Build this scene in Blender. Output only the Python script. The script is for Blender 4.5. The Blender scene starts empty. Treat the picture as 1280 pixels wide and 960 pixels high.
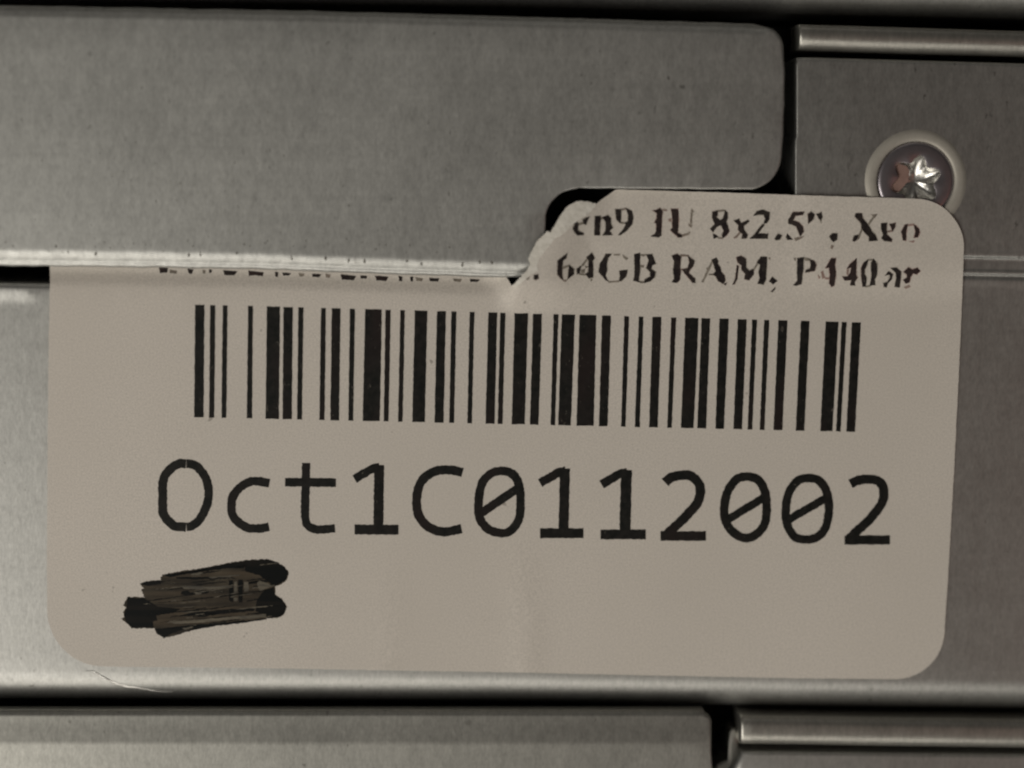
import bpy, bmesh, math, random
from mathutils import Vector, Matrix, noise
from mathutils.geometry import delaunay_2d_cdt

# ------------------------------------------------------------------ camera
# Everything is life size.  (u, v, h) = millimetres right, up and out of the
# chassis side; world = (u, -h, v) / 1000.
F, D = 2600.0, 130.0                      # focal length in photo pixels, distance in mm
YAW, PITCH, ROLL = -0.0358835, 0.0940215, 0.0127781
MM = 0.001

def W(u, v, h):
    return Vector((u, -h, v)) * MM

_B = Vector((math.sin(YAW) * math.cos(PITCH), math.sin(PITCH), math.cos(YAW) * math.cos(PITCH)))
_r0 = Vector((0, 1, 0)).cross(_B).normalized()
_u0 = _B.cross(_r0)
_R = _r0 * math.cos(ROLL) + _u0 * math.sin(ROLL)
_U = -_r0 * math.sin(ROLL) + _u0 * math.cos(ROLL)
_C = _B * D

def at(px, py, h=0.0):
    """photo pixel -> (u, v) on the plane that lies h mm above the chassis wall"""
    d = _R * ((px - 640) / F) + _U * ((480 - py) / F) - _B
    t = (h - _C.z) / d.z
    p = _C + d * t
    return p.x, p.y

scene = bpy.context.scene
col = scene.collection
camd = bpy.data.cameras.new('camera')
cam = bpy.data.objects.new('camera', camd)
col.objects.link(cam)
def w3(p): return Vector((p.x, -p.z, p.y))
rot = Matrix((w3(_R), w3(_U), w3(_B))).transposed()
cam.matrix_world = Matrix.Translation(w3(_C) * MM) @ rot.to_4x4()
camd.sensor_width = 36.0
camd.lens = 36.0 * F / 1280.0
camd.clip_start = 0.002
camd.clip_end = 50.0
camd.dof.use_dof = True
camd.dof.focus_distance = D * MM
camd.dof.aperture_fstop = 9.0
scene.camera = cam

# ------------------------------------------------------------------ light
world = bpy.data.worlds.new('World')
scene.world = world
world.use_nodes = True
bg = world.node_tree.nodes['Background']
bg.inputs['Color'].default_value = (1.0, 0.94, 0.85, 1)
bg.inputs['Strength'].default_value = 0.033

def area(name, loc, target, size, power, color):
    l = bpy.data.lights.new(name, 'AREA')
    l.shape = 'RECTANGLE'
    l.size, l.size_y = size
    l.energy = power
    l.color = color
    o = bpy.data.objects.new(name, l)
    col.objects.link(o)
    o.location = loc
    d = Vector(target) - Vector(loc)
    o.rotation_euler = d.to_track_quat('-Z', 'Y').to_euler()
    return o
# aisle light to the left and below the lens, a weaker one straight below, the ceiling above
area('aisle_lamp', (-0.220, -0.305, -0.155), (0, 0, 0), (0.165, 0.19), 0.60, (1.0, 0.95, 0.87))
area('floor_bounce', (-0.11, -0.21, -0.29), (0, 0, 0), (0.56, 0.12), 0.44, (1.0, 0.94, 0.85))
area('ceiling_lamp', (-0.05, -0.55, 0.75), (0, 0, 0), (0.50, 0.30), 0.15, (1.0, 0.94, 0.85))

# added warm lamp, gives the right-hand steel its reddish-brown reflection
area('side_glow', (0.27, -0.42, -0.10), (0.03, 0, -0.01), (0.14, 0.12), 0.023, (1.0, 0.36, 0.25))

scene.view_settings.view_transform = 'Standard'
scene.view_settings.look = 'None'
scene.view_settings.exposure = 0.0
scene.view_settings.gamma = 1.0
scene.view_settings.use_curve_mapping = False
scene.cycles.use_denoising = True
scene.cycles.max_bounces = 6
scene.cycles.filter_width = 2.2

# ------------------------------------------------------------------ materials
class NT:
    def __init__(s, name):
        s.m = bpy.data.materials.new(name)
        s.m.use_nodes = True
        s.t = s.m.node_tree
        s.p = s.t.nodes['Principled BSDF']
        s.tc = s.t.nodes.new('ShaderNodeTexCoord')
    def n(s, typ, **kw):
        x = s.t.nodes.new('ShaderNode' + typ)
        for k, v in kw.items():
            setattr(x, k, v)
        return x
    def l(s, a, b): s.t.links.new(a, b)
    def noise(s, scale, stretch=(1, 1, 1), detail=3, rough=.55, rotz=0, dist=0):
        mp = s.n('Mapping')
        mp.inputs['Scale'].default_value = stretch
        mp.inputs['Rotation'].default_value = (0, rotz, 0)
        s.l(s.tc.outputs['Object'], mp.inputs['Vector'])
        x = s.n('TexNoise')
        x.inputs['Scale'].default_value = scale
        x.inputs['Detail'].default_value = detail
        x.inputs['Roughness'].default_value = rough
        x.inputs['Distortion'].default_value = dist
        s.l(mp.outputs[0], x.inputs['Vector'])
        return x.outputs['Fac']
    def rng(s, v, a, b, c, d):
        x = s.n('MapRange')
        for i, k in enumerate((a, b, c, d)):
            x.inputs[i + 1].default_value = k
        s.l(v, x.inputs[0])
        return x.outputs[0]
    def math(s, op, a, b):
        x = s.n('Math', operation=op)
        for i, k in enumerate((a, b)):
            if isinstance(k, (int, float)): x.inputs[i].default_value = k
            else: s.l(k, x.inputs[i])
        return x.outputs[0]
    def mix(s, f, a, b):
        x = s.n('Mix', data_type='RGBA')
        if isinstance(f, (int, float)): x.inputs[0].default_value = f
        else: s.l(f, x.inputs[0])
        for i, k in ((6, a), (7, b)):
            if isinstance(k, tuple): x.inputs[i].default_value = k + (1,) if len(k) == 3 else k
            else: s.l(k, x.inputs[i])
        return x.outputs[2]
    def bump(s, hgt, dist, strength=1.0, normal=None):
        x = s.n('Bump')
        x.inputs['Strength'].default_value = strength
        x.inputs['Distance'].default_value = dist
        s.l(hgt, x.inputs['Height'])
        if normal is not None: s.l(normal, x.inputs['Normal'])
        return x.outputs[0]

def steel(name, base=(.480, .480, .458), rough=.43, streak=1.0, pits=1.0):
    s = NT(name)
    mott = s.noise(1300, (1, 1, .5), 4, .65)                # mm-size mottling of the zinc
    fine = s.noise(6500, (1, 1, .45), 3, .65)               # brushed grain
    blot = s.noise(95, (1, 1, 1), 3, .55)                   # wiped, smeared patches
    grain = s.noise(3000, (1, 1, .38), 3, .6)               # short upright streaks of the zinc coat
    draw = s.noise(2600, (.02, 1, 1), 3, .6)                # faint rolling lines
    pit = s.noise(2300, (1, 1, .6), 2, .5)
    pitm = s.rng(pit, .67, .74, 0, 1)
    pitw = s.rng(s.noise(140, (1, 1, 1), 3, .6), .47, .60, 0, 1)
    pitm = s.math('MULTIPLY', pitm, pitw)
    v = s.math('ADD', s.rng(mott, .3, .7, .965, 1.03), s.rng(fine, .25, .75, -.15, .15))
    v = s.math('ADD', v, s.rng(grain, .3, .7, -.075, .075))
    v = s.math('ADD', v, s.rng(draw, .3, .7, -.03, .03))
    v = s.math('MULTIPLY', v, s.rng(blot, .3, .7, .965, 1.025))
    colr = s.n('VectorMath', operation='SCALE')
    colr.inputs[0].default_value = base
    s.l(v, colr.inputs['Scale'])
    c = s.mix(s.math('MULTIPLY', pitm, .65 * pits), colr.outputs[0], (.10, .095, .08))
    s.l(c, s.p.inputs['Base Color'])
    s.p.inputs['Metallic'].default_value = 0.92
    r = s.math('ADD', s.rng(mott, .3, .7, rough - .015, rough + .02), s.rng(blot, .3, .7, -.015, .02))
    s.l(r, s.p.inputs['Roughness'])
    b1 = s.bump(fine, 0.000004 * streak, .55)
    b1 = s.bump(grain, 0.000009 * streak, .45, b1)
    b2 = s.bump(mott, 0.00001, .35, b1)
    s.l(b2, s.p.inputs['Normal'])
    return s.m

M = {}
M['steel'] = steel('galvanised_steel')
M['lid'] = steel('cover_steel', (.55, .553, .528), .45, .9, 1.0)
M['lid_low'] = steel('lower_cover_steel', (.415, .412, .38), .44, 1.1, 1.0)
M['strip'] = steel('strip_steel', (.48, .47, .43), .38, .8, .3)

s = NT('inner_dark_steel')  # near-black colour standing in for the shade inside the gaps
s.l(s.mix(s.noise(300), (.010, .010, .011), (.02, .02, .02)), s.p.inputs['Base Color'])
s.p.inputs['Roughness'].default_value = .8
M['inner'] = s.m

s = NT('label_paper')
g = s.noise(9000, (1, 1, 1), 2, .6)
g2 = s.noise(70, (1, 1, 1), 3, .5)
c = s.mix(s.rng(g, .3, .7, 0, 1), (.63, .588, .528), (.83, .772, .700))
c = s.mix(s.rng(g2, .35, .65, 0, .40), c, (.645, .60, .535))
c = s.mix(s.rng(s.noise(1100, (1, 1, 1), 2, .5), .745, .775, 0, .7), c, (.30, .27, .23))   # stray specks of dirt
s.l(c, s.p.inputs['Base Color'])
s.p.inputs['Roughness'].default_value = .55
s.p.inputs['Specular IOR Level'].default_value = .3
s.l(s.bump(g, .000006, .6), s.p.inputs['Normal'])
M['paper'] = s.m

s = NT('torn_paper_fibre')
g = s.noise(3000, (1, 1, 1), 4, .7)
s.l(s.mix(s.rng(g, .3, .7, 0, 1), (.74, .71, .63), (.93, .90, .83)), s.p.inputs['Base Color'])
s.p.inputs['Roughness'].default_value = .95
s.l(s.bump(g, .00003, .6), s.p.inputs['Normal'])
M['torn'] = s.m

def ink(name, a, b, rough=.45):
    s = NT(name)
    g = s.noise(2500, (1, 1, 1), 3, .6)
    h = s.noise(330, (1, 1, .5), 2, .5)
    c = s.mix(s.rng(g, .35, .65, 0, 1), a, b)
    c = s.mix(s.rng(h, .5, .7, 0, .7), c, (b[0] * 1.2, b[1] * .85, b[2] * .9))
    fl = s.math('MULTIPLY', s.rng(s.noise(3300, (1, 1, .7), 3, .6), .66, .74, 0, 1), s.rng(s.noise(260, (1, 1, 1), 2, .5), .45, .6, 0, .55))
    c = s.mix(fl, c, (.26, .235, .20))                      # flakes where the print rubbed off
    s.l(c, s.p.inputs['Base Color'])
    s.p.inputs['Roughness'].default_value = rough
    s.p.inputs['Specular IOR Level'].default_value = .18
    return s.m
M['ink'] = ink('thermal_print_black', (.008, .009, .008), (.020, .019, .017))
M['textink'] = ink('thin_print_black', (.014, .010, .011), (.040, .033, .029), .6)
M['faint'] = ink('faded_print', (.16, .14, .115), (.32, .285, .235), .6)

M['residue_ink'] = ink('rubbed_print_residue', (.34, .31, .265), (.50, .46, .40), .6)

s = NT('marker_ink_streaks')
st = s.noise(900, (.10, 1, 1.6), 5, .65, math.radians(-6))
bl = s.noise(420, (.7, 1, 1.0), 3, .6)
c = s.mix(s.rng(st, .38, .66, 0, 1), (.009, .009, .008), (.085, .065, .043))
c = s.mix(s.rng(bl, .52, .72, 0, .5), c, (.115, .098, .068))
s.l(c, s.p.inputs['Base Color'])
s.p.inputs['Specular IOR Level'].default_value = .2
s.p.inputs['Roughness'].default_value = .4
M['marker_base'] = s.m
s = NT('marker_ink_dense')
st = s.noise(1200, (.10, 1, 1.6), 4, .6, math.radians(-6))
s.l(s.mix(s.rng(st, .45, .75, 0, 1), (.004, .005, .005), (.014, .012, .010)), s.p.inputs['Base Color'])
s.p.inputs['Specular IOR Level'].default_value = .15
s.p.inputs['Roughness'].default_value = .38
M['marker_dense'] = s.m
s = NT('marker_ink_thin')
st = s.noise(1500, (.3, 1, 1.6), 4, .6, math.radians(-6))
s.l(s.mix(s.rng(st, .35, .65, 0, 1), (.045, .039, .027), (.17, .145, .10)), s.p.inputs['Base Color'])
s.p.inputs['Roughness'].default_value = .5
M['marker_thin'] = s.m

s = NT('dark_grime')
s.l(s.mix(s.noise(4000), (.075, .068, .055), (.16, .15, .125)), s.p.inputs['Base Color'])
s.p.inputs['Roughness'].default_value = .8
M['grime'] = s.m

s = NT('zinc_screw')
g = s.noise(2500)
s.l(s.mix(g, (.42, .39, .42), (.54, .50, .53)), s.p.inputs['Base Color'])
s.p.inputs['Metallic'].default_value = 1
s.p.inputs['Roughness'].default_value = .36
M['screw'] = s.m
s = NT('bright_recess')
g = s.noise(1800, (1, 1, 1), 3)
s.l(s.mix(g, (.64, .63, .60), (.84, .83, .79)), s.p.inputs['Base Color'])
s.p.inputs['Metallic'].default_value = 1
s.p.inputs['Roughness'].default_value = .33
s.l(s.bump(g, .0001, .6), s.p.inputs['Normal'])
M['recess'] = s.m
s = NT('rusty_residue')  # colour of the reflection painted into the screw socket
g = s.noise(3000, (1, 1, 1), 3)
s.l(s.mix(g, (.24, .145, .12), (.36, .235, .20)), s.p.inputs['Base Color'])
s.p.inputs['Roughness'].default_value = .5
M['residue'] = s.m
s = NT('boss_steel')
g = s.noise(2500, (1, 1, 1), 3)
s.l(s.mix(g, (.44, .42, .37), (.56, .53, .47)), s.p.inputs['Base Color'])
s.p.inputs['Metallic'].default_value = .45
s.p.inputs['Roughness'].default_value = .6
M['boss'] = s.m

# ------------------------------------------------------------------ helpers
def empty(name, loc):
    o = bpy.data.objects.new(name, None)
    o.empty_display_size = .005
    o.location = loc
    col.objects.link(o)
    return o

def tag(o, label, cat, group=None):
    o['label'] = label; o['category'] = cat
    if group: o['group'] = group

def link(name, verts, faces, mat, parent=None, smooth=True):
    me = bpy.data.meshes.new(name)
    me.from_pydata([tuple(v) for v in verts], [], faces)
    me.validate()
    bm = bmesh.new(); bm.from_mesh(me)
    bmesh.ops.recalc_face_normals(bm, faces=bm.faces)
    bm.to_mesh(me); bm.free()
    for p in me.polygons: p.use_smooth = smooth
    me.materials.append(mat)
    o = bpy.data.objects.new(name, me)
    col.objects.link(o)
    if parent is not None:
        o.parent = parent
        if parent.type == 'EMPTY':
            o.matrix_parent_inverse = Matrix.Translation(-Vector(parent.location))
    return o

def densify(pts, step, closed=True):
    out = []
    n = len(pts)
    for i in range(n if closed else n - 1):
        a, b = pts[i], pts[(i + 1) % n]
        L = math.hypot(b[0] - a[0], b[1] - a[1])
        k = max(1, int(L / step))
        for j in range(k):
            t = j / k
            out.append(tuple(x + (y - x) * t for x, y in zip(a, b)))
    if not closed: out.append(pts[-1])
    return out

def inside(x, y, poly):
    c = False
    n = len(poly)
    j = n - 1
    for i in range(n):
        xi, yi = poly[i][0], poly[i][1]; xj, yj = poly[j][0], poly[j][1]
        if (yi > y) != (yj > y) and x < (xj - xi) * (y - yi) / (yj - yi) + xi:
            c = not c
        j = i
    return c

def sarea(p):
    return .5 * sum(p[i][0] * p[(i + 1) % len(p)][1] - p[(i + 1) % len(p)][0] * p[i][1] for i in range(len(p)))

def tri(poly, inner=()):
    """triangulate an outline with extra points inside; first len(poly) vertices keep their order"""
    vs = [Vector((p[0], p[1])) for p in poly] + [Vector(p) for p in inner]
    n = len(poly)
    r = delaunay_2d_cdt(vs, [(i, (i + 1) % n) for i in range(n)], [list(range(n))], 1, 1e-4)
    return r[0], r[2], r[3]

def arc(cx, cy, r, a0, a1, n, rad):
    """points on a screen-space arc; angles in degrees, y down"""
    return [(cx + r * math.cos(math.radians(a0 + (a1 - a0) * i / n)),
             cy + r * math.sin(math.radians(a0 + (a1 - a0) * i / n)), rad) for i in range(n + 1)]

def plate(name, outline, h0, T, mat, parent, inner=(), step=14, rows=9, squash=1.0, jitter=0.0, hole=None):
    """a sheet-metal piece: outline = (px, py, edge radius in px) of its flat face, edges rolled back
    by their own radius, then turned straight back to a depth of T mm"""
    ol = densify(outline, step)
    hf = h0 if callable(h0) else (lambda x, y: h0)
    if sarea(ol) < 0: ol = ol[::-1]
    n = len(ol)
    vs, fs, orig = tri(ol, inner)
    verts = []
    for v in vs:
        h = hf(v.x, v.y)
        u, w = at(v.x, v.y, h)
        verts.append(W(u, w, h))
    faces = [list(f) for f in fs]
    if hole:
        faces = [f for f in faces if math.hypot(sum(vs[i].x for i in f) / len(f) - hole[0], sum(vs[i].y for i in f) / len(f) - hole[1]) > hole[2]]
    idx = {}
    for i, o in enumerate(orig):
        for k in o:
            if k < n: idx[k] = i
    ring = [idx[i] for i in range(n)]
    px2mm = 0.05
    nor = []
    for i in range(n):
        a, b, c = ol[i - 1], ol[i], ol[(i + 1) % n]
        d1 = Vector((b[0] - a[0], b[1] - a[1])); d2 = Vector((c[0] - b[0], c[1] - b[1]))
        if d1.length: d1.normalize()
        if d2.length: d2.normalize()
        nn = Vector((d1.y + d2.y, -d1.x - d2.x))
        if nn.length: nn.normalize()
        nor.append(nn)
    prev = ring
    for k in range(1, rows + 2):
        cur = []
        for i in range(n):
            x, y, r = ol[i]
            h = hf(x, y)
            u, w = at(x, y, h)
            rr = r * px2mm
            if k <= rows:
                th = math.pi / 2 * k / rows
                off = rr * math.sin(th)
                dz = min(rr * (1 - math.cos(th)) * squash, T)
            else:
                off, dz = rr, T + rr * squash
            if jitter and k > 0:
                off += jitter * px2mm * noise.noise(Vector((x * .06, y * .06, 3.1)))
            verts.append(W(u + nor[i].x * off, w - nor[i].y * off, h - dz))
            cur.append(len(verts) - 1)
        for i in range(n):
            j = (i + 1) % n
            faces.append([prev[i], prev[j], cur[j], cur[i]])
        prev = cur
    return link(name, verts, faces, mat, parent)

def spline(keys):
    """piecewise-linear interpolation with smooth ends: x -> y"""
    def f(x):
        if x <= keys[0][0]:
            (x0, y0), (x1, y1) = keys[0], keys[1]
        elif x >= keys[-1][0]:
            (x0, y0), (x1, y1) = keys[-2], keys[-1]
        else:
            for (x0, y0), (x1, y1) in zip(keys, keys[1:]):
                if x0 <= x <= x1: break
        return y0 + (y1 - y0) * (x - x0) / (x1 - x0)
    return f

def line(f, x0, x1, r, step=40, dy=0):
    n = max(1, int(abs(x1 - x0) / step))
    return [(x0 + (x1 - x0) * i / n, f(x0 + (x1 - x0) * i / n) + dy, r) for i in range(n + 1)]

def box(name, x0, x1, y0, y1, h0, h1, mat, parent):
    vs = []
    for h in (h0, h1):
        for x, y in ((x0, y0), (x1, y0), (x1, y1), (x0, y1)):
            u, w = at(x, y, 0)
            vs.append(W(u, w, h))
    fs = [(0, 1, 2, 3), (4, 5, 6, 7), (0, 1, 5, 4), (1, 2, 6, 5), (2, 3, 7, 6), (3, 0, 4, 7)]
    return link(name, vs, fs, mat, parent, False)

def sm(a, b, x):
    t = max(0, min(1, (x - a) / (b - a)))
    return t * t * (3 - 2 * t)

XL, XR = -420, 1700

# ------------------------------------------------------------------ the server in the middle
def base_of(px, py):
    u, w = at(px, py, 0)
    return W(u, w, -20)
mid = empty('server_chassis', base_of(640, 884))
tag(mid, 'bare steel server side with the torn barcode label stuck on it', 'server', 'stacked servers')

# side wall: L-shaped sheet, low on the left, full height right of the cover; bottom edge rolled under
wall_top = spline([(-420, 358), (0, 361), (640, 372), (985, 378)])
wall_bot = spline([(-420, 838), (0, 838), (640, 841), (1000, 847), (1280, 850), (1700, 852)])
rtop = spline([(997, 76), (1280, 84), (1700, 96)])
step1 = spline([(997, 316), (1280, 322), (1700, 331)])      # the pressed step right of the label

def wall_h(x, y):
    if x < 52: return .10 * (1 - sm(361, 380, y)) * (1 - sm(40, 52, x))
    if x < 990: return 0.0
    d = y - step1(x)
    h = 0.20
    h -= 0.13 * sm(-1.5, 3.5, d)
    h += 0.03 * sm(15, 19, d)
    h -= 0.11 * sm(20.5, 24, d)
    h += 0.05 * sm(24.5, 29, d)
    h -= 0.04 * sm(29, 40, d)
    return h
ol = line(wall_top, XL, 975, 9) + [(985, 372, 3), (997, 360, 2.2)]
ol += [(997.5 - (1.6 if y > 172 else 0), y, 2.2) for y in range(345, 80, -6)]
ol += line(rtop, 999, XR, 5)
ol += [(XR, y, 2) for y in range(130, 830, 40)]
ol += line(wall_bot, XR, XL, 46)
inner = []
for x in range(1010, XR, 30):
    for k in (-30, -10, -4, -1.5, 0, 1, 2, 3.5, 6, 10, 14, 15, 16, 17, 18, 19, 20.5, 21.5, 22.5, 24, 24.5, 26, 27.5, 29, 31, 34, 37, 40, 60):
        inner.append((x, step1(x) + k))
inner += [(x, wall_top(x) + k) for x in range(-400, 64, 8) for k in (4, 8, 12, 16, 20, 24)]
for x in range(-400, XR, 60):
    for y in range(400, 830, 60):
        inner.append((x + 7, y))
SX, SY = 1144.5, 226.0
for k in range(48):
    for r in (47, 52):
        inner.append((SX + r * math.cos(k * math.pi / 24), SY + r * math.sin(k * math.pi / 24)))
side = plate('side_wall', ol, wall_h, 12, M['steel'], mid, inner, 14, 12, hole=(SX, SY, 49.5))

# cover flange hooked over the wall on the left, with the notch cut out of its lower right
ctop = spline([(-420, 14), (0, 22), (400, 29), (800, 40), (980, 46)])
lip = spline([(-420, 312), (0, 315), (160, 316.5), (320, 319), (480, 325), (640, 330), (683, 332)])
HC = 0.90
ol = line(ctop, XL, 955, 15) + arc(953, 60, 22, -72, -5, 6, 5)
ol += [(978, 90, 2.5), (978, 130, 2.5), (976.5, 170, 2.5), (974.5, 195, 2.5)]
ol += arc(935, 195, 39, 8, 82, 8, 2.5)
ol += [(930, 234.5, 2.2), (860, 234, 2.2), (800, 233.5, 2.2), (722, 233, 2.2)]
ol += arc(721, 275, 41, -90, -172, 9, 2.2)
ol += [(680, 292, 2.4), (679.5, 315, 3), (679, 322, 5), (677, 332, 7), (668, 340, 6), (655, 342, 6)]
ol += line(lip, 640, XL, 6, 40, 11.5)
def cover_h(x, y):
    d = y - (lip(x) - 2) + 1.2 * noise.noise(Vector((x * .07, .3, 0))) + .5 * noise.noise(Vector((x * .25, .9, 0)))
    return HC + .02 * noise.noise(Vector((x * .004, y * .006, 0))) - (.008 * d + .0011 * d * d - .006 * noise.noise(Vector((x * .11, y * .2, 7))) * min(1, d / 4) if d > 0 else 0)
inner = [(x, y) for x in range(-400, 960, 50) for y in range(70, 300, 40) if inside(x, y, ol)]
inner += [(x, lip(x) + k) for x in range(-400, 674, 5) for k in (-6, -3, -1, 1, 3, 5, 7, 9) if inside(x, lip(x) + k, ol)]
cover = plate('cover_flange', ol, cover_h, .45, M['lid'], mid, inner, 12, 10, .75, .9)
# dirt caught along the top of the lip and specks on the face
random.seed(17)
spots = [(180 + a / 2.667, 300 + b / 2.667, 2.2) for a, b in ((-160, 46), (150, 51), (188, 47), (310, 44), (492, 60), (606, 62), (682, 69), (735, 70), (876, 70), (925, 80), (1062, 82), (1120, 74), (1160, 76))]
spots += [(70, 308, 2.0), (78, 315, 1.4), (85, 315, 1.6)]
spots += [(random.gauss(250, 110), random.gauss(215, 60), random.uniform(.5, 1.25)) for _ in range(46)]
spots += [(random.uniform(0, 620), random.uniform(298, 316), random.uniform(.5, 1.3)) for _ in range(36)]
vs, fs = [], []
for x, y, r in spots:
    if not inside(x, y, ol) or x < -30: continue
    b = len(vs)
    for k in range(9):
        a = 2 * math.pi * k / 9
        rr = r * random.uniform(.5, 1.25)
        px_, py_ = x + rr * .75 * math.cos(a), y + rr * 1.25 * math.sin(a)
        h = cover_h(px_, py_) + .006
        u, w = at(px_, py_, h)
        vs.append(W(u, w, h))
    fs.append(list(range(b, b + 9)))
gr = link('grime_specks', vs, fs, M['grime'], cover)
gr['kind'] = 'stuff'

# strip of the cover above the right-hand wall
stop = spline([(999, 37), (1280, 42), (1700, 49)])
sbot = spline([(999, 47), (1280, 55), (1700, 66)])
def sweep(name, f, x0, x1, prof, mat, parent):
    xs = [(x0, -3), (x0, -.12), (x0 + 1, -.03), (x0 + 3, 0)] + [(x0 + 3 + (x1 - x0 - 3) * k / 60, 0) for k in range(1, 61)]
    vs, fs = [], []
    n = len(prof)
    for x, dh in xs:
        for dy, h in prof:
            u, w = at(x, f(x) + dy + .5 * noise.noise(Vector((x * .01, dy * .05, 3))), .5)
            vs.append(W(u, w, max(-3, h + dh)))
    for i in range(len(xs) - 1):
        for k in range(n - 1):
            fs.append((i * n + k, i * n + k + 1, (i + 1) * n + k + 1, (i + 1) * n + k))
    return link(name, vs, fs, mat, parent)
sweep('cover_strip', sbot, 999, XR, [(-17, -3), (-17, 0), (-16.5, .2), (-15.5, .35), (-13.5, .46), (-10, .52), (-6, .55), (-3, .55), (0, .535), (3, .495), (6, .43), (9, .345), (11.5, .25), (13.5, .1), (14.5, -.1), (14.8, -3)], M['strip'], mid)
box('inner_frame', XL, XR, 24, 880, -7, -60, M['inner'], mid)  # added box behind each server, blocks light so the gaps stay black

# screw in its pressed boss
def lathe(name, prof, mat, parent, seg=64, cx=SX, cy=SY, wob=0):
    u, w = at(cx, cy, .2)
    vs, fs = [], []
    for r, h in prof:
        for k in range(seg):
            a = 2 * math.pi * k / seg
            rr = r * .05 * (1 + wob * noise.noise(Vector((math.cos(a) * 2, math.sin(a) * 2, r * .1))))
            vs.append(W(u + rr * math.cos(a), w + rr * math.sin(a), h))
    for i in range(len(prof) - 1):
        for k in range(seg):
            j = (k + 1) % seg
            fs.append((i * seg + k, i * seg + j, (i + 1) * seg + j, (i + 1) * seg + k))
    return link(name, vs, fs, mat, parent)
lathe('screw_boss', [(64, .19), (62.5, .24), (60, .30), (57.5, .325), (54.5, .33), (51, .325), (49.2, .28), (48.4, .16), (48.2, .05), (48, .0)], M['boss'], mid, wob=.01)
# screw: star-shaped drive socket sunk into a low domed head
u0, w0 = at(SX, SY, .2)
def star(k, seg, r0, r1, ph=.35):
    a = 2 * math.pi * k / seg
    return r0 + (r1 - r0) * (.5 + .5 * math.cos(6 * (a - ph)))
seg = 96
rings = [(48, .08, None), (47.6, .20, None), (46.3, .255, None), (43, .275, None), (38, .285, None), (None, .29, 1.06), (None, .27, 1.0)]
vs, fs = [], []
for r, h, sc in rings:
    for k in range(seg):
        a = 2 * math.pi * k / seg
        rr = (r if r is not None else star(k, seg, 23, 32) * sc) * .05
        vs.append(W(u0 + rr * math.cos(a), w0 + rr * math.sin(a), h))
for i in range(len(rings) - 1):
    for k in range(seg):
        j = (k + 1) % seg
        fs.append((i * seg + k, i * seg + j, (i + 1) * seg + j, (i + 1) * seg + k))
scr = link('screw', vs, fs, M['screw'], mid)
random.seed(4)
vs, fs = [], []
for sc, h in ((1.0, .27), (.97, .14), (.80, -.10), (.45, -.42)):
    for k in range(seg):
        a = 2 * math.pi * k / seg
        rr = star(k, seg, 23, 32) * sc * .05 * (1 + .05 * noise.noise(Vector((math.cos(a) * 3, math.sin(a) * 3, h * 6))))
        vs.append(W(u0 + rr * math.cos(a), w0 + rr * math.sin(a), h + (.07 * noise.noise(Vector((a * 2.0, h * 8, 2))) if sc < .99 else 0)))
for i in range(3):
    for k in range(seg):
        j = (k + 1) % seg
        fs.append((i * seg + k, i * seg + j, (i + 1) * seg + j, (i + 1) * seg + k))
vs.append(W(u0, w0, -.50)); c = len(vs) - 1
for k in range(seg):
    fs.append((3 * seg + k, 3 * seg + (k + 1) % seg, c))
link('drive_socket', vs, fs, M['recess'], scr)
# red-brown reflection, painted as a thin sheet over one flank of the socket
refl = [(1118, 208), (1124, 205), (1134, 208), (1137, 214), (1135, 226), (1129, 234), (1122, 241), (1115, 240), (1114, 232), (1119, 224), (1117, 216)]
refl = densify(refl, 3)
vs2, f2, _ = tri(refl, [(1126, 215), (1126, 224), (1122, 232)])
vv = []
for v in vs2:
    h = .10 + .08 * noise.noise(Vector((v.x * .2, v.y * .2, 0)))
    a, b = at(v.x, v.y, h)
    vv.append(W(a, b, h))
link('thread_lock', vv, [list(f) for f in f2], M['residue'], scr)

# scratch on the bottom roll below the label corner
def roll_pt(px, py, lift=0.0):
    yb = wall_bot(px)
    o = max(0, py - yb)
    s_ = min(.98, o / 46)
    u, w = at(px, yb, 0)
    return W(u, w - o * .05, -46 * .05 * (1 - math.sqrt(1 - s_ * s_)) + lift)
pts = [(108, 834), (120, 841), (133, 849), (146, 856), (158, 860.5), (172, 862), (186, 865.5), (200, 867.5), (214, 868)]
pts = densify(pts, 2.5, False)
vs, fs = [], []
for i, (x, y) in enumerate(pts):
    t = i / (len(pts) - 1)
    wd = (1.7 if .35 < t < .62 else 1.1) * (1 - .6 * abs(2 * t - 1) ** 3)
    k = noise.noise(Vector((x * .4, y * .4, 0)))
    for o, l in ((-wd, .002), (k * .6, .045 + .02 * k), (wd, .002)):
        vs.append(roll_pt(x + o * .4, y - o, l))
for i in range(len(pts) - 1):
    for k in range(2):
        fs.append((3 * i + k, 3 * i + k + 1, 3 * i + k + 4, 3 * i + k + 3))
link('scratch_burr', vs, fs, M['recess'], side)

# ------------------------------------------------------------------ the server above
top = empty('server_chassis', base_of(640, 0))
tag(top, 'rolled lower edge of the steel server resting above the labelled one', 'server', 'stacked servers')
tb = spline([(-420, -54), (0, -48), (640, -42), (1000, -34), (1280, -27), (1700, -17)])
ol = line(spline([(XL, -560), (XR, -545)]), XL, XR, 3) + line(tb, XR, XL, 46)
plate('side_wall', ol, 0, 12, M['steel'], top, [(x, y) for x in range(-400, XR, 80) for y in range(-500, -80, 80)], 16, 12)
box('inner_frame', XL, XR, -560, 0, -7, -60, M['inner'], top)

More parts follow.
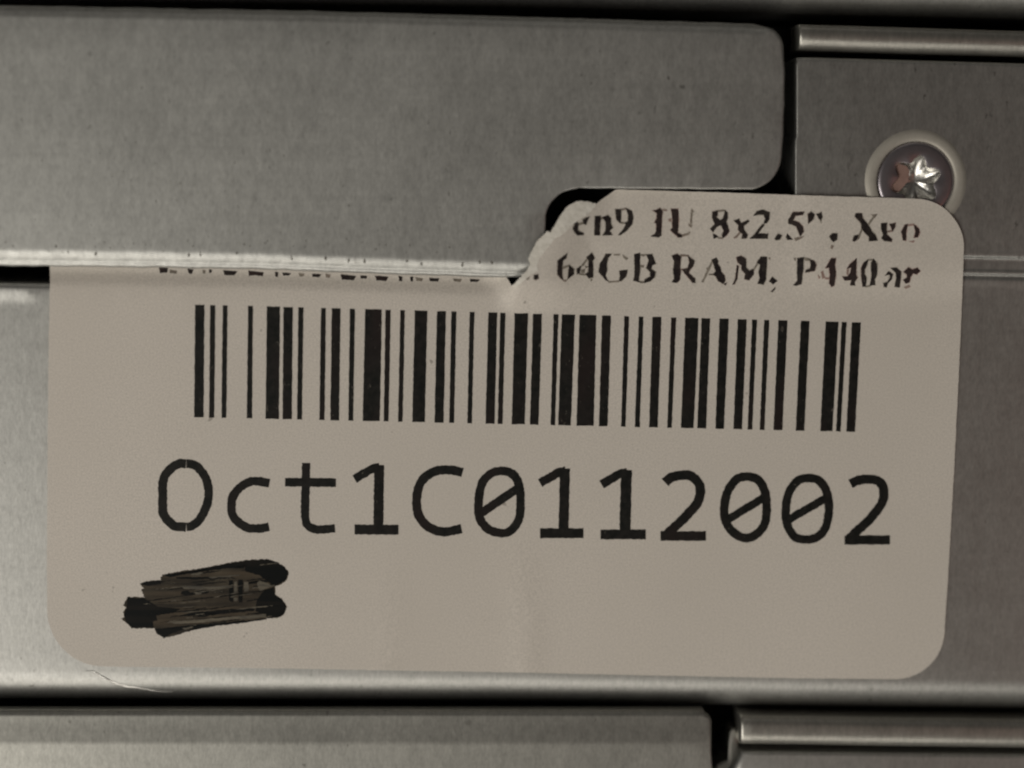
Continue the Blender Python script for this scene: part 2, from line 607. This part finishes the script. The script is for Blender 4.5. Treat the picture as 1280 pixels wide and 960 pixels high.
# ------------------------------------------------------------------ the server below
low = empty('server_chassis', base_of(640, 1420))
tag(low, 'steel server underneath, only its slotted upper rim showing', 'server', 'stacked servers')
ft = spline([(-420, 895), (0, 897), (880, 897), (900, 897)])
ol = line(ft, XL, 878, 9) + arc(881, 903, 5, -80, -8, 4, 4) + [(887, 940, 2.5), (890, 980, 2.5), (891, 1150, 2.5)]
ol += line(spline([(XL, 1204), (660, 1200)]), 885, XL, 17)
lowcover = plate('cover_flange', ol, lambda x, y: HC - .0065 * max(0, 929 - y), .72, M['lid_low'], low,
      [(x, y) for x in range(-400, 870, 12) for y in (912, 920, 926, 929, 932, 940, 960, 1040, 1120)], 12, 10, .75)
ls = spline([(927, 903), (1280, 906), (1700, 910)])
lb = spline([(927, 920), (1280, 925), (1700, 931)])
sweep('cover_strip', lb, 926, XR, [(-24, -3), (-24, 0), (-23, .25), (-21, .40), (-17, .50), (-12, .54), (-4, .55), (0, .54), (3, .505), (6, .445), (8.5, .37), (10.5, .25), (11.5, .05), (11.8, -3)], M['strip'], low)
lr = spline([(926, 944), (1280, 948), (1700, 953)])
ol = line(lr, 930, XR, 5) + [(XR, 1400, 2)] + line(spline([(XL, 1400), (XR, 1405)]), XR, XL, 46)
ol += [(XL, 1250, 9), (700, 1250, 9), (890, 1250, 5), (925, 1240, 12)] + [(926, y, 15) for y in range(1210, 950, -20)]
plate('side_wall', ol, 0, 12, M['steel'], low, (), 14, 10)
# folded tab standing in the slot between cover and wall
ol = [(897, 958, 3), (912, 952, 3), (914, 916, 2), (917, 912, 2), (921, 920, 2), (922, 1200, 2), (897, 1200, 2)]
plate('slot_tab', ol, -1.2, 2, M['inner'] if False else M['strip'], low, (), 8, 5)
box('inner_frame', XL, XR, 896, 1420, -7, -60, M['inner'], low)

# ------------------------------------------------------------------ the label
lab = empty('barcode_label', base_of(640, 836))
tag(lab, 'torn off-white paper label with barcode and Oct1C0112002, corner scribbled over in marker', 'label')

tear = [(640, 357.5), (643, 355), (648, 350), (654, 343), (660, 337), (663, 331), (660.5, 323.5), (663, 318), (667, 311), (672, 301),
        (679, 294.5), (684.5, 289), (688.5, 290.5), (694, 281), (701, 270), (707, 261), (712, 256.5), (719, 252.8), (727, 251.5), (735, 252),
        (744.5, 254.5), (752, 250), (760, 243.5), (769.5, 237)]
TC = (652.0, 322.0)
def label_h(x, y):
    # lies on the wall; lifts over the pressed step and screw boss; curls up over the cover's corner at the tear
    h = .115
    h += .30 * sm(985, 1010, x) * (1 - sm(330, 380, y))
    h += .16 * sm(760, 990, x) * (1 - sm(300, 420, y)) * (1 - sm(985, 1010, x))
    # distance to the tear line
    d = 1e9
    for (ax, ay), (bx, by) in zip(TL, TL[1:]):
        dx, dy = bx - ax, by - ay
        t = max(0, min(1, ((x - ax) * dx + (y - ay) * dy) / (dx * dx + dy * dy)))
        d = min(d, math.hypot(x - ax - t * dx, y - ay - t * dy))
    low_ = sm(398, 346, y) if x > 640 else sm(640 - 30, 652, x) * sm(398, 346, y)
    right = 1 - sm(690, 775, x)
    h += 1.0 * sm(95, 10, d) * low_ * (.35 + .65 * right) * sm(618, 652, x + (y - 345) * .4)
    h -= .34 * sm(362, 336, y - (lip(min(x, 683)) - 318) * .9) * (1 - sm(600, 634, x))
    # handling creases and soft waviness
    h += .095 * math.exp(-((x - 655 - (y - 700) * .03) / 16) ** 2) * sm(640, 790, y)
    h += .05 * math.exp(-((x - 492 + (y - 700) * .05) / 13) ** 2) * sm(660, 800, y)
    h += .020 * math.exp(-((x - 650) / 10) ** 2) * (1 - sm(385, 450, y))
    h += .014 * noise.noise(Vector((x * .006, y * .008, 1.7))) + .006 * noise.noise(Vector((x * .02, y * .025, 5.1)))
    return h
TL = [(642, 352), (661, 328), (684, 291), (712, 258), (744, 254), (769, 238)]

def lab_pts(poly):
    return poly
right_e = spline([(0, 0), (1, 1)])
ol = [(62, 329)] + [(x, lip(x) + 9) for x in range(90, 620, 20)] + [(628, 341), (634, 348)]
ol = [(p[0], p[1]) for p in ol]
ol += tear
ol += [(800, 237.6), (900, 240.5), (1000, 244), (1120, 247.5)]
ol += [(p[0], p[1]) for p in arc(1143, 310, 62, -82, -4, 12, 0)]
ol += [(1204, 340), (1199, 460), (1192, 600), (1184, 740), (1181, 782)]
ol += [(p[0], p[1]) for p in arc(1119, 787, 62, 3, 88, 12, 0)]
ol += [(1000, 848), (820, 844.5), (640, 840.5), (480, 838), (320, 835), (150, 833.5)]
ol += [(p[0], p[1]) for p in arc(130, 762, 71, 92, 180, 14, 0)]
ol += [(58.5, 700), (59.5, 560), (61, 420), (62.5, 352)]
rag = densify(ol, 5)
random.seed(2)
k0 = min(range(len(rag)), key=lambda i: math.hypot(rag[i][0] - 640, rag[i][1] - 357.5))
k1 = min(range(len(rag)), key=lambda i: math.hypot(rag[i][0] - 769.5, rag[i][1] - 237))
rag2 = []
for i, (x, y) in enumerate(rag):
    a = 1.0 if k0 < i < k1 else .22
    rag2.append((x + random.uniform(-a, a), y + random.uniform(-a, a)))
def in_lab(x, y): return inside(x, y, rag2)
inner = []
for x in range(66, 1200, 14):
    for y in range(240, 846, 14):
        jx, jy = x + random.uniform(-3, 3), y + random.uniform(-3, 3)
        if in_lab(jx, jy) and not (600 < jx < 860 and jy < 440) and not (jx < 640 and jy < lip(jx) + 50): inner.append((jx, jy))
for x in range(600, 860, 5):
    for y in range(236, 440, 5):
        if in_lab(x + 1, y): inner.append((x + random.uniform(-1, 1), y + random.uniform(-1, 1)))
inner += [(x, lip(x) + k) for x in range(70, 640, 7) for k in (13, 17, 21, 25, 29, 34, 39, 44) if in_lab(x, lip(x) + k)]
vs2, f2, orig = tri(rag2, inner)
verts = []
for v in vs2:
    h = label_h(v.x, v.y)
    a, b = at(v.x, v.y, h)
    verts.append(W(a, b, h))
n = len(verts)
faces = [list(f) for f in f2]
for v in vs2:
    h = label_h(v.x, v.y)
    a, b = at(v.x, v.y, h)
    verts.append(W(a, b, h - .075))
faces += [[n + i for i in f][::-1] for f in f2]
idx = {}
for i, o in enumerate(orig):
    for k in o:
        if k < len(rag2): idx[k] = i
for i in range(len(rag2)):
    a, b = idx[i], idx[(i + 1) % len(rag2)]
    k = len(verts)
    verts += [verts[a], verts[b], verts[b + n], verts[a + n]]
    faces.append([k, k + 1, k + 2, k + 3])
paper = link('paper', verts, faces, M['paper'], lab)

# --- print: thin layers that follow the paper's surface
def print_layer(name, polys, mat, lift, parent, step=5, rag_=.35, seed=1):
    random.seed(seed)
    verts, faces = [], []
    for grp in polys:
        # grp: list of polygons that are merged into one shape
        pv, pf = [], []
        for poly in grp:
            q = densify(poly, step) if step else list(poly)
            if sarea(q) < 0: q = q[::-1]
            b = len(pv)
            pv += [Vector((x + random.uniform(-rag_, rag_), y + random.uniform(-rag_, rag_))) for x, y in q]
            pf.append(list(range(b, b + len(q))))
        r = delaunay_2d_cdt(pv, [], pf, 0, 1e-4)
        b = len(verts)
        for v in r[0]:
            h = label_h(v.x, v.y) + lift
            a, c = at(v.x, v.y, h)
            verts.append(W(a, c, h))
        faces += [[b + i for i in f] for f, src in zip(r[2], r[5]) if src]
    return link(name, verts, faces, mat, parent, True)

def zoomed(ox, oy, sc, lists):
    return [[(ox + x / sc, oy + y / sc) for x, y in p] for p in lists]

# barcode: left/right edges of each bar at its top and foot, as photographed in three stretches
bars = []
for ox, sc, rows_ in (
    (230, 1280 / 280, [(62, 118, 57, 113), (148, 180, 142, 174), (220, 250, 213, 243), (365, 395, 358, 390), (472, 550, 465, 543), (567, 623, 562, 617),
        (652, 684, 645, 675), (782, 812, 772, 804), (843, 895, 835, 887), (947, 978, 938, 968), (1034, 1132, 1020, 1120), (1150, 1182, 1140, 1170), (1235, 1263, 1222, 1250)]),
    (500, 1280 / 300, [(78, 147, 64, 133), (196, 246, 183, 233), (273, 302, 261, 289), (370, 398, 358, 384), (470, 520, 455, 505), (534, 563, 520, 548),
        (610, 684, 595, 666), (708, 758, 692, 740), (818, 846, 802, 828), (862, 934, 842, 912), (956, 1048, 940, 1034), (1076, 1126, 1060, 1108), (1195, 1223, 1178, 1204)]),
    (790, 1280 / 300, [(35, 62, 14, 42), (108, 158, 90, 138), (208, 236, 187, 213), (283, 356, 260, 330), (370, 418, 347, 396), (466, 517, 443, 491), (563, 613, 540, 588),
        (640, 668, 615, 642), (704, 733, 680, 707), (780, 830, 753, 803), (900, 948, 872, 920), (1032, 1102, 1003, 1070), (1117, 1146, 1087, 1113), (1172, 1222, 1142, 1190)])):
    for a, b, c, d in rows_:
        bars.append([ox + k / sc for k in (a, b, c, d)])
polys = []
for a, b, c, d in bars:
    yt = 380.8 + (a - 243) * .0268
    yb = 521.5 + (c - 243) * .0222
    a += .2; b -= .2; c += .2; d -= .2
    polys.append([[(a, yt), (b, yt + .2), (d, yb + .2), (c, yb)]])
print_layer('barcode', polys, M['ink'], .012, lab, 4, .26, 5)

# serial number, drawn as pen strokes
def catmull(p, step=2.0):
    out = []
    n = len(p)
    for i in range(n - 1):
        p0 = p[i - 1] if i else p[0]; p1, p2 = p[i], p[i + 1]; p3 = p[i + 2] if i + 2 < n else p[-1]
        k = max(2, int(math.hypot(p2[0] - p1[0], p2[1] - p1[1]) / step))
        for j in range(k):
            t = j / k
            out.append(tuple(.5 * (2 * b + (c - a) * t + (2 * a - 5 * b + 4 * c - d) * t * t + (3 * b - a - 3 * c + d) * t ** 3)
                             for a, b, c, d in zip(p0, p1, p2, p3)))
    out.append(p[-1])
    return out
def stroke(pts, width, smooth=True, rag_=.42):
    """pen stroke -> one closed outline (cut in two when the stroke closes on itself)"""
    q = catmull(pts) if smooth and len(pts) > 2 else densify(pts, 2.5, False)
    L, Rr = [], []
    for i, (x, y) in enumerate(q):
        a = q[max(0, i - 1)]; b = q[min(len(q) - 1, i + 1)]
        if i == 0 and pts[0] == pts[-1]: a = q[-2]
        if i == len(q) - 1 and pts[0] == pts[-1]: b = q[1]
        d = Vector((b[0] - a[0], b[1] - a[1])); d.normalize()
        w1 = width / 2 + random.uniform(-rag_, rag_); w2 = width / 2 + random.uniform(-rag_, rag_)
        L.append((x - d.y * w1, y + d.x * w1)); Rr.append((x + d.y * w2, y - d.x * w2))
    m = len(q) // 2
    if pts[0] == pts[-1]:
        return [L[:m + 1] + Rr[:m + 1][::-1], L[m:] + Rr[m:][::-1]]
    return [L + Rr[::-1]]
random.seed(9)
glyphs = []
def glyph(ox, oy, strokes, sc=8.0):
    g = []
    for pts, w, smo in strokes:
        g += stroke([(ox + x / sc, oy + y / sc) for x, y in pts], w / sc + .9, smo)
    glyphs.append(g)
glyph(190, 565, [([(340, 118), (270, 118), (190, 165), (130, 235), (108, 310), (107, 430), (108, 590), (130, 650), (190, 715), (240, 745), (340, 752)], 84, True)])
glyph(190, 565, [([(344, 118), (420, 128), (490, 190), (545, 280), (568, 400), (555, 500), (520, 600), (470, 680), (400, 740), (345, 750)], 80, True)])
glyph(190, 565, [([(1175, 312), (1080, 295), (990, 295), (900, 340), (830, 410), (800, 480), (795, 580), (815, 650), (880, 715), (960, 760), (1080, 765), (1170, 748)], 80, True)])
glyph(345, 565, [([(300, 110), (298, 300), (292, 500), (293, 660), (320, 735), (400, 775), (500, 772), (590, 765)], 76, True), ([(90, 302), (600, 308)], 80, False)])
glyph(345, 565, [([(785, 270), (880, 215), (960, 170), (1035, 155)], 78, True), ([(1032, 130), (1022, 755)], 92, False), ([(785, 775), (1225, 778)], 92, False)])
glyph(505, 570, [([(585, 168), (500, 145), (400, 140), (310, 155), (220, 205), (160, 280), (130, 380), (128, 500), (150, 600), (220, 690), (320, 745), (420, 758), (575, 728)], 84, True)])
glyph(505, 570, [([(960, 150), (880, 170), (800, 240), (765, 320), (750, 420), (745, 560), (770, 650), (840, 730), (940, 768), (1030, 765), (1110, 700), (1155, 600), (1165, 450), (1155, 320), (1120, 220), (1050, 160), (960, 150)], 80, True), ([(760, 580), (1130, 328)], 78, False)])
glyph(660, 570, [([(120, 270), (220, 215), (310, 165), (375, 152)], 80, True), ([(370, 125), (355, 755)], 92, False), ([(120, 772), (555, 772)], 92, False)])
glyph(660, 570, [([(735, 285), (830, 230), (920, 180), (990, 168)], 80, True), ([(985, 140), (968, 765)], 104, False), ([(725, 785), (1178, 785)], 90, False)])
glyph(815, 570, [([(130, 265), (190, 215), (280, 195), (370, 195), (440, 240), (480, 310), (478, 400), (440, 490), (360, 580), (260, 680), (135, 795)], 88, True), ([(85, 800), (540, 800)], 88, False)])
glyph(815, 570, [([(950, 205), (860, 225), (780, 310), (740, 410), (722, 540), (740, 660), (800, 750), (900, 815), (980, 815), (1070, 760), (1130, 670), (1145, 550), (1140, 410), (1110, 310), (1050, 230), (950, 205)], 80, True), ([(750, 642), (1130, 408)], 74, False)])
glyph(965, 575, [([(370, 180), (280, 195), (200, 270), (155, 370), (140, 480), (140, 590), (170, 690), (230, 770), (320, 795), (420, 785), (510, 720), (555, 610), (570, 480), (560, 380), (530, 280), (460, 200), (370, 180)], 78, True), ([(160, 602), (560, 368)], 74, False)])
glyph(965, 575, [([(785, 240), (860, 205), (950, 192), (1050, 205), (1105, 260), (1118, 340), (1100, 430), (1030, 530), (940, 630), (850, 710), (765, 795)], 85, True), ([(725, 800), (1180, 800)], 85, False)])
print_layer('serial_number', glyphs, M['ink'], .012, lab, 0, .05, 6)

# specification lines, broken thermal print: the pieces of each letter that took
A = zoomed(690, 250, 8, [
 [(210,170),(235,215),(268,235),(255,270),(262,310),(320,335),(310,348),(255,350),(225,320),(212,280),(225,250),(225,225)],
 [(310,195),(340,180),(375,170),(350,210),(340,245),(315,235)],
 [(430,165),(485,160),(478,350),(425,352)],
 [(505,175),(560,155),(588,185),(585,235),(605,275),(575,310),(605,350),(505,352),(540,310),(540,220)],
 [(635,95),(690,92),(688,190),(680,230),(650,200),(640,140)],
 [(740,80),(795,110),(812,170),(800,240),(750,300),(680,350),(665,350),(720,290),(740,240),(720,230),(760,215),(765,150)],
 [(1005,105),(1040,105),(1080,80),(1105,110),(1095,220),(1090,355),(1060,370),(990,362),(1030,340),(1045,310),(1045,235),(1025,225),(1048,190),(1050,130)],
 [(1190,90),(1260,90),(1265,200),(1255,330),(1290,345),(1300,368),(1240,350),(1205,320),(1185,300),(1205,280),(1205,160)],
 [(60,610),(110,570),(155,530),(140,580),(105,610),(100,740),(110,800),(85,780),(55,740)],
 [(170,650),(220,690),(215,740),(150,800),(165,750),(170,700)],
 [(250,690),(300,650),(280,690),(275,730),(250,745)],
 [(345,575),(400,530),(425,580),(405,610),(410,700),(410,770),(370,780),(335,740),(365,720),(370,610)],
 [(480,640),(510,600),(540,540),(595,540),(560,580),(545,650),(550,700),(530,760),(565,815),(540,800),(470,720)],
 [(675,710),(755,700),(740,760),(690,810),(670,810),(685,760)],
 [(825,545),(880,530),(875,640),(880,690),(865,810),(885,825),(815,805),(830,750)],
 [(945,545),(1000,545),(1035,635),(1000,650),(990,690),(1035,720),(1025,770),(980,810),(925,825),(930,795),(985,770),(985,720),(945,680),(960,640),(970,600)]])
A += zoomed(840, 250, 8, [
 [(30,340),(60,355),(100,350),(95,370),(60,372)],
 [(405,120),(455,105),(455,150),(440,170),(480,205),(510,190),(525,150),(530,100),(555,130),(555,180),(540,215),(555,260),(570,310),(545,350),(510,380),(500,350),(520,310),(500,260),(480,250),(440,270),(410,320),(385,290),(430,240),(405,180)],
 [(410,340),(440,355),(460,370),(420,385)],
 [(620,205),(670,190),(690,235),(760,200),(770,215),(715,260),(720,300),(755,345),(745,380),(700,385),(705,340),(665,300),(665,250),(640,225)],
 [(815,155),(850,115),(910,100),(975,125),(970,190),(945,230),(920,235),(935,185),(915,145),(860,145)],
 [(925,250),(890,290),(860,335),(960,340),(955,385),(780,385),(830,340),(870,285),(905,245)],
 [(1030,385),(1060,340),(1100,355),(1075,395),(1040,398)],
 [(0,560),(50,540),(90,570),(80,660),(85,720),(75,800),(45,825),(0,820),(25,790),(15,700),(25,610)],
 [(160,555),(225,610),(210,660),(180,695),(165,730),(230,790),(230,825),(205,825),(170,780),(130,735),(105,695),(160,680),(175,620)],
 [(400,600),(440,580),(460,610),(455,640),(480,670),(490,720),(525,760),(530,810),(510,835),(465,810),(440,765),(410,745),(440,715),(420,650)],
 [(520,840),(550,825),(535,850)],
 [(645,575),(690,560),(740,590),(740,680),(775,710),(810,690),(815,740),(770,800),(725,790),(735,740),(700,700),(695,650),(660,625)],
 [(650,655),(665,660),(648,790),(625,840),(605,845),(635,790)],
 [(850,625),(890,570),(950,570),(945,640),(940,740),(935,800),(915,845),(860,835),(880,780),(870,720),(885,650)],
 [(975,810),(1005,770),(1050,810),(1010,840)],
 [(990,915),(1030,875),(1030,890),(1005,918)]])
A += zoomed(980, 250, 7.111, [
 [(40,180),(80,110),(180,105),(165,130),(100,140),(80,180),(130,200),(165,235),(175,280),(145,320),(135,290),(110,235),(70,215),(40,210)],
 [(30,300),(75,350),(30,352),(20,330)],
 [(215,125),(240,105),(270,130),(260,170),(215,210)],
 [(290,125),(330,110),(340,150),(325,180),(310,160)],
 [(405,325),(430,300),(475,300),(470,350),(440,370),(420,350)],
 [(630,145),(640,120),(690,120),(700,165),(760,240),(780,280),(810,310),(830,360),(755,365),(760,330),(720,290),(690,245),(690,210),(650,165)],
 [(610,360),(625,320),(660,310),(650,350),(625,368)],
 [(865,210),(915,205),(910,250),(915,310),(960,350),(955,370),(890,360),(870,340),(885,310),(865,260)],
 [(940,215),(990,205),(985,240),(965,280),(955,250)],
 [(1045,280),(1075,225),(1100,215),(1085,290),(1085,360),(1060,355)],
 [(1155,215),(1195,250),(1205,290),(1190,330),(1155,335),(1170,285)],
 [(120,520),(175,510),(170,600),(160,680),(155,745),(110,760),(85,755),(120,720),(118,640)],
 [(230,530),(270,545),(285,580),(270,630),(190,645),(195,625),(235,610),(240,570)],
 [(420,520),(460,520),(450,580),(460,640),(455,700),(445,760),(420,770),(405,740),(410,660),(400,600),(370,605)],
 [(645,520),(640,600),(640,670),(655,690),(625,730),(630,760),(590,755),(600,710),(540,715),(520,680),(560,685),(590,650),(600,600),(560,610),(590,570)],
 [(685,610),(710,560),(750,525),(735,580),(715,620),(715,660),(730,690),(725,770),(700,770),(690,690)],
 [(775,560),(795,525),(825,570),(825,660),(805,710),(810,755),(765,760),(780,680)],
 [(885,740),(920,730),(945,690),(940,660),(900,670),(930,635),(965,660),(955,700),(920,740),(910,775),(890,770)],
 [(950,605),(1000,605),(1040,640),(1035,700),(1025,775),(985,770),(1000,690),(995,645)],
 [(1065,640),(1105,600),(1140,620),(1185,605),(1210,630),(1180,660),(1150,650),(1125,680),(1115,730),(1085,740),(1060,710),(1095,690),(1090,660)]])
A += zoomed(640, 230, 7.385, [[(205,845),(240,835),(245,870),(220,885),(200,870)]])
# feet of the line that runs in under the cover's lip
A += zoomed(180, 300, 2.667, [[(215,98),(228,99),(224,110),(217,110)], [(460,108),(490,110),(484,119),(463,118)], [(560,112),(590,114),(585,124),(562,123)], [(720,118),(745,120),(742,129),(722,128)], [(950,126),(985,128),(980,138),(953,137)], [(1085,130),(1120,132),(1112,140),(1088,140)],
  [(50,92),(80,92),(78,108),(52,111)], [(145,95),(165,98),(160,113),(148,112)], [(262,100),(312,104),(300,119),(268,117)],
  [(347,102),(400,108),(396,121),(372,118),(350,120)], [(436,106),(449,108),(446,124),(437,122)], [(655,114),(708,120),(700,134),(660,133)],
  [(768,118),(816,122),(808,137),(775,135)], [(848,120),(862,122),(860,138),(850,137)], [(888,122),(898,123),(896,139),(888,137)]])
def grow(p, d):
    if sarea(p) < 0: p = p[::-1]
    out = []
    for i in range(len(p)):
        a, b, c = p[i - 1], p[i], p[(i + 1) % len(p)]
        d1 = Vector((b[0] - a[0], b[1] - a[1])).normalized(); d2 = Vector((c[0] - b[0], c[1] - b[1])).normalized()
        nn = Vector((d1.y + d2.y, -d1.x - d2.x))
        if nn.length: nn.normalize()
        out.append((b[0] + nn.x * d, b[1] + nn.y * d))
    return out
A = [grow(p, .42 if p[0][0] > 660 else -.1) for p in A]
print_layer('specification_text', [[p] for p in A], M['textink'], .015, lab, 1.6, .34, 7)
Fp = zoomed(840, 250, 8, [[(200,90),(220,115),(205,130),(192,110)], [(165,235),(205,255),(190,275),(170,260)], [(165,315),(185,320),(175,335)], [(615,375),(640,360),(630,385)],
  [(345,680),(370,670),(365,700),(350,695)], [(330,735),(350,730),(345,755),(332,750)], [(295,815),(325,795),(310,825)], [(770,730),(810,720),(800,750),(780,760)], [(965,580),(985,575),(980,600)], [(1220,590),(1240,580),(1235,605)]])
Fp += zoomed(690, 250, 8, [[(705,545),(760,585),(745,600),(715,575)], [(620,545),(680,540),(678,552),(622,555)], [(385,790),(405,795),(390,815)], [(330,660),(365,665),(340,680)], [(905,550),(915,545),(922,560),(908,565)], [(1165,190),(1190,185),(1190,215),(1172,212)],
  [(290,700),(330,690),(325,725),(295,730)], [(880,650),(920,655),(915,675),(885,670)]])
Fp += zoomed(980, 250, 7.111, [[(420,400),(440,410),(430,435),(415,425)], [(775,130),(830,125),(805,160)], [(1110,368),(1160,360),(1150,378)], [(330,640),(345,630),(365,690),(340,700)], [(300,660),(320,690),(310,700)], [(320,180),(335,178),(330,210)],
  [(1065,775),(1110,755),(1125,770),(1085,788)], [(90,520),(105,515),(100,540)], [(560,620),(575,610),(570,670),(558,660)], [(90,340),(130,330),(140,350),(100,358)], [(185,530),(225,525),(225,540),(188,540)]])
Fp += zoomed(640, 230, 7.385, [[(130,880),(165,855),(150,890)]])
Fp += zoomed(180, 300, 2.667, [[(85,98),(112,102),(108,112),(86,110)], [(195,100),(206,101),(204,112),(196,111)], [(515,110),(535,112),(533,121),(517,121)], [(605,112),(622,116),(618,127),(606,125)], [(1030,128),(1060,130),(1055,141),(1034,138)], [(905,124),(930,128),(926,138),(908,136)]])
Fp += zoomed(690, 250, 8, [[(268,232),(300,222),(320,232),(300,245),(270,248)], [(486,180),(508,172),(508,190),(486,200)], [(690,92),(740,80),(745,95),(690,105)], [(685,215),(722,225),(720,238),(685,232)],
  [(1110,92),(1150,98),(1148,108),(1110,106)], [(108,800),(150,798),(140,812),(115,812)], [(105,672),(168,650),(168,662),(108,690)], [(270,735),(340,738),(338,752),(272,748)], [(300,650),(350,580),(362,590),(310,660)], [(560,815),(670,806),(668,818),(570,826)],
  [(880,545),(945,545),(945,556),(880,556)], [(880,812),(925,818),(925,828),(884,828)]])
Fp += zoomed(840, 250, 8, [[(95,350),(165,330),(168,345),(100,368)], [(190,120),(205,130),(195,240),(182,240)], [(455,105),(530,98),(528,112),(456,118)], [(460,372),(508,378),(505,388),(462,386)], [(85,545),(165,550),(162,562),(90,562)], [(85,690),(108,690),(110,702),(86,702)],
  [(300,815),(400,600),(410,620),(315,820)], [(370,740),(415,738),(415,750),(368,752)], [(815,690),(850,630),(856,645),(818,715)], [(630,370),(690,300),(700,312),(645,380)]])
Fp += zoomed(980, 250, 7.111, [[(650,340),(690,250),(700,258),(665,348)], [(740,220),(790,150),(802,156),(752,232)], [(915,275),(960,270),(962,282),(915,288)], [(1085,220),(1155,214),(1158,226),(1090,230)], [(175,512),(235,524),(232,536),(175,526)],
  [(365,690),(405,690),(405,704),(366,704)], [(745,528),(795,524),(790,536),(748,540)], [(725,765),(768,757),(766,770),(728,775)], [(180,320),(145,330),(100,352),(105,362),(150,342)]])
print_layer('print_residue', [[grow(p, .75)] for p in A + Fp if p[0][0] > 660], M['residue_ink'], .010, lab, 1.6, .3, 10)
print_layer('faded_text', [[p] for p in Fp], M['faint'], .014, lab, 1.6, .3, 8)

# marker scribble over the lower left corner text
Z = (130, 680, 4.923)
base = zoomed(*Z, [[(105,460),(125,450),(120,420),(135,390),(120,380),(145,325),(250,330),(230,285),(245,275),(225,245),(260,230),(350,222),(350,205),(360,190),(400,180),(560,155),(760,118),(880,98),(1000,95),(1060,110),(1110,140),(1138,180),(1120,225),(1090,245),(1055,262),(1052,310),(1100,345),(1125,385),(1110,430),(1080,452),(1000,460),(850,485),(700,500),(560,525),(450,560),(370,580),(330,555),(310,520),(170,518),(140,490)]])
mk = print_layer('marker_scribble', [base], M['marker_base'], .014, lab, 1.8, .7, 11)
dense = zoomed(*Z, [
 [(860,108),(1000,97),(1060,112),(1110,142),(1136,180),(1118,223),(1050,262),(1010,230),(960,195),(870,168)],
 [(940,350),(965,310),(990,280),(1045,265),(1052,310),(1100,347),(1124,385),(1108,430),(1078,450),(1000,457),(1000,432),(930,415)],
 [(122,430),(140,380),(142,330),(250,334),(330,385),(480,400),(420,425),(320,440),(330,470),(300,478),(305,514),(170,514),(130,470)],
 [(318,524),(450,508),(600,494),(800,478),(1000,458),(1000,464),(850,487),(700,503),(560,527),(520,520),(430,545),(370,578),(330,555)],
 [(370,190),(560,160),(760,122),(870,110),(860,150),(760,150),(640,165),(520,178),(400,205)],
 [(232,240),(260,232),(350,224),(352,245),(280,258),(240,252)],
 [(440,205),(600,202),(790,205),(820,212),(700,216),(540,218),(450,214)],
 [(480,290),(520,285),(530,300),(600,285),(650,290),(640,305),(560,312),(500,320),(470,308)],
 [(768,222),(795,222),(795,360),(770,350)], [(825,222),(855,222),(852,362),(828,360)], 
 [(560,420),(800,400),(930,395),(925,412),(780,425),(620,440),(420,448)]])
random.seed(31)
bx = base[0]
def streaks(n, wmin, wmax, lmin, lmax):
    out = []
    while len(out) < n:
        x, y = random.uniform(170, 345), random.uniform(700, 792)
        if not inside(x, y, bx): continue
        L = random.uniform(lmin, lmax); a = math.radians(random.uniform(-11, -4)); w = random.uniform(wmin, wmax)
        up = []; dn = []
        for k in range(9):
            t = k / 8
            px_, py_ = x + L * t * math.cos(a), y + L * t * math.sin(a) + .6 * noise.noise(Vector((x + k * .7, y, 0)))
            if not inside(px_, py_, bx): break
            ww = w * math.sin(math.pi * min(1, .08 + t * .9)) ** .5
            up.append((px_, py_ - ww)); dn.append((px_, py_ + ww))
        if len(up) > 3: out.append(up + dn[::-1])
    return out
dense += streaks(46, .25, 1.0, 14, 80)
print_layer('dense_stroke', [[p] for p in dense], M['marker_dense'], .020, mk, 2.2, .45, 12)
thin = zoomed(*Z, [
 [(480,262),(560,258),(640,262),(765,255),(765,270),(660,280),(560,276),(490,276)],
 [(535,185),(600,172),(612,178),(590,188),(540,194)],
 [(862,235),(890,235),(890,290),(862,295)], [(800,232),(820,230),(820,295),(802,300)],
 [(940,240),(960,225),(1010,245),(1035,255),(1010,268),(960,290)],
 [(400,478),(560,468),(800,446),(998,432),(996,448),(820,462),(600,482),(440,492)],
 [(640,205),(780,192),(850,190),(780,200),(660,210)],
 [(480,520),(540,508),(550,514),(500,528)], [(560,300),(600,298),(600,308),(565,312)], [(800,330),(822,335),(818,352),(800,348)]])
thin += streaks(34, .15, .6, 8, 50)
print_layer('thin_stroke', [[p] for p in thin], M['marker_thin'], .022, mk, 2.2, .5, 13)

# white paper core laid bare along the tear
random.seed(21)
outer = densify([(x - .3, y - .2) for x, y in tear[:21]], 1.5, False)
innr = zoomed(640, 230, 7.385, [[(775,195),(735,250),(690,290),(620,325),(570,365),(500,440),(440,488),(395,500),(375,535),(345,570),(290,645),(245,700),(232,760),(242,800),(180,835),(110,890),(50,950)]])[0]
innr = densify(innr, 1.8, False)
poly = outer + innr
poly = [(x + random.uniform(-.5, .5), y + random.uniform(-.5, .5)) for x, y in poly]
poly = [(x + .8 * noise.noise(Vector((x * .35, y * .35, 2))), y + .8 * noise.noise(Vector((x * .35, y * .35, 9)))) for x, y in poly]
inn = [(x + random.uniform(-.8, .8), y + random.uniform(-.8, .8)) for x in range(640, 750, 2) for y in range(250, 360, 2) if inside(x, y, poly)]
vs2, f2, _ = tri(poly, inn)
vv = []
for v in vs2:
    h = label_h(v.x, v.y) +   .018 + .03 * max(0, noise.noise(Vector((v.x * .12 + v.y * .10, v.y * .25 - v.x * .2, 4)))) + .02 * abs(noise.noise(Vector((v.x * .3, v.y * .3, 8))))
    a, b = at(v.x, v.y, h)
    vv.append(W(a, b, h))
link('torn_edge', vv, [list(f) for f in f2], M['torn'], lab)
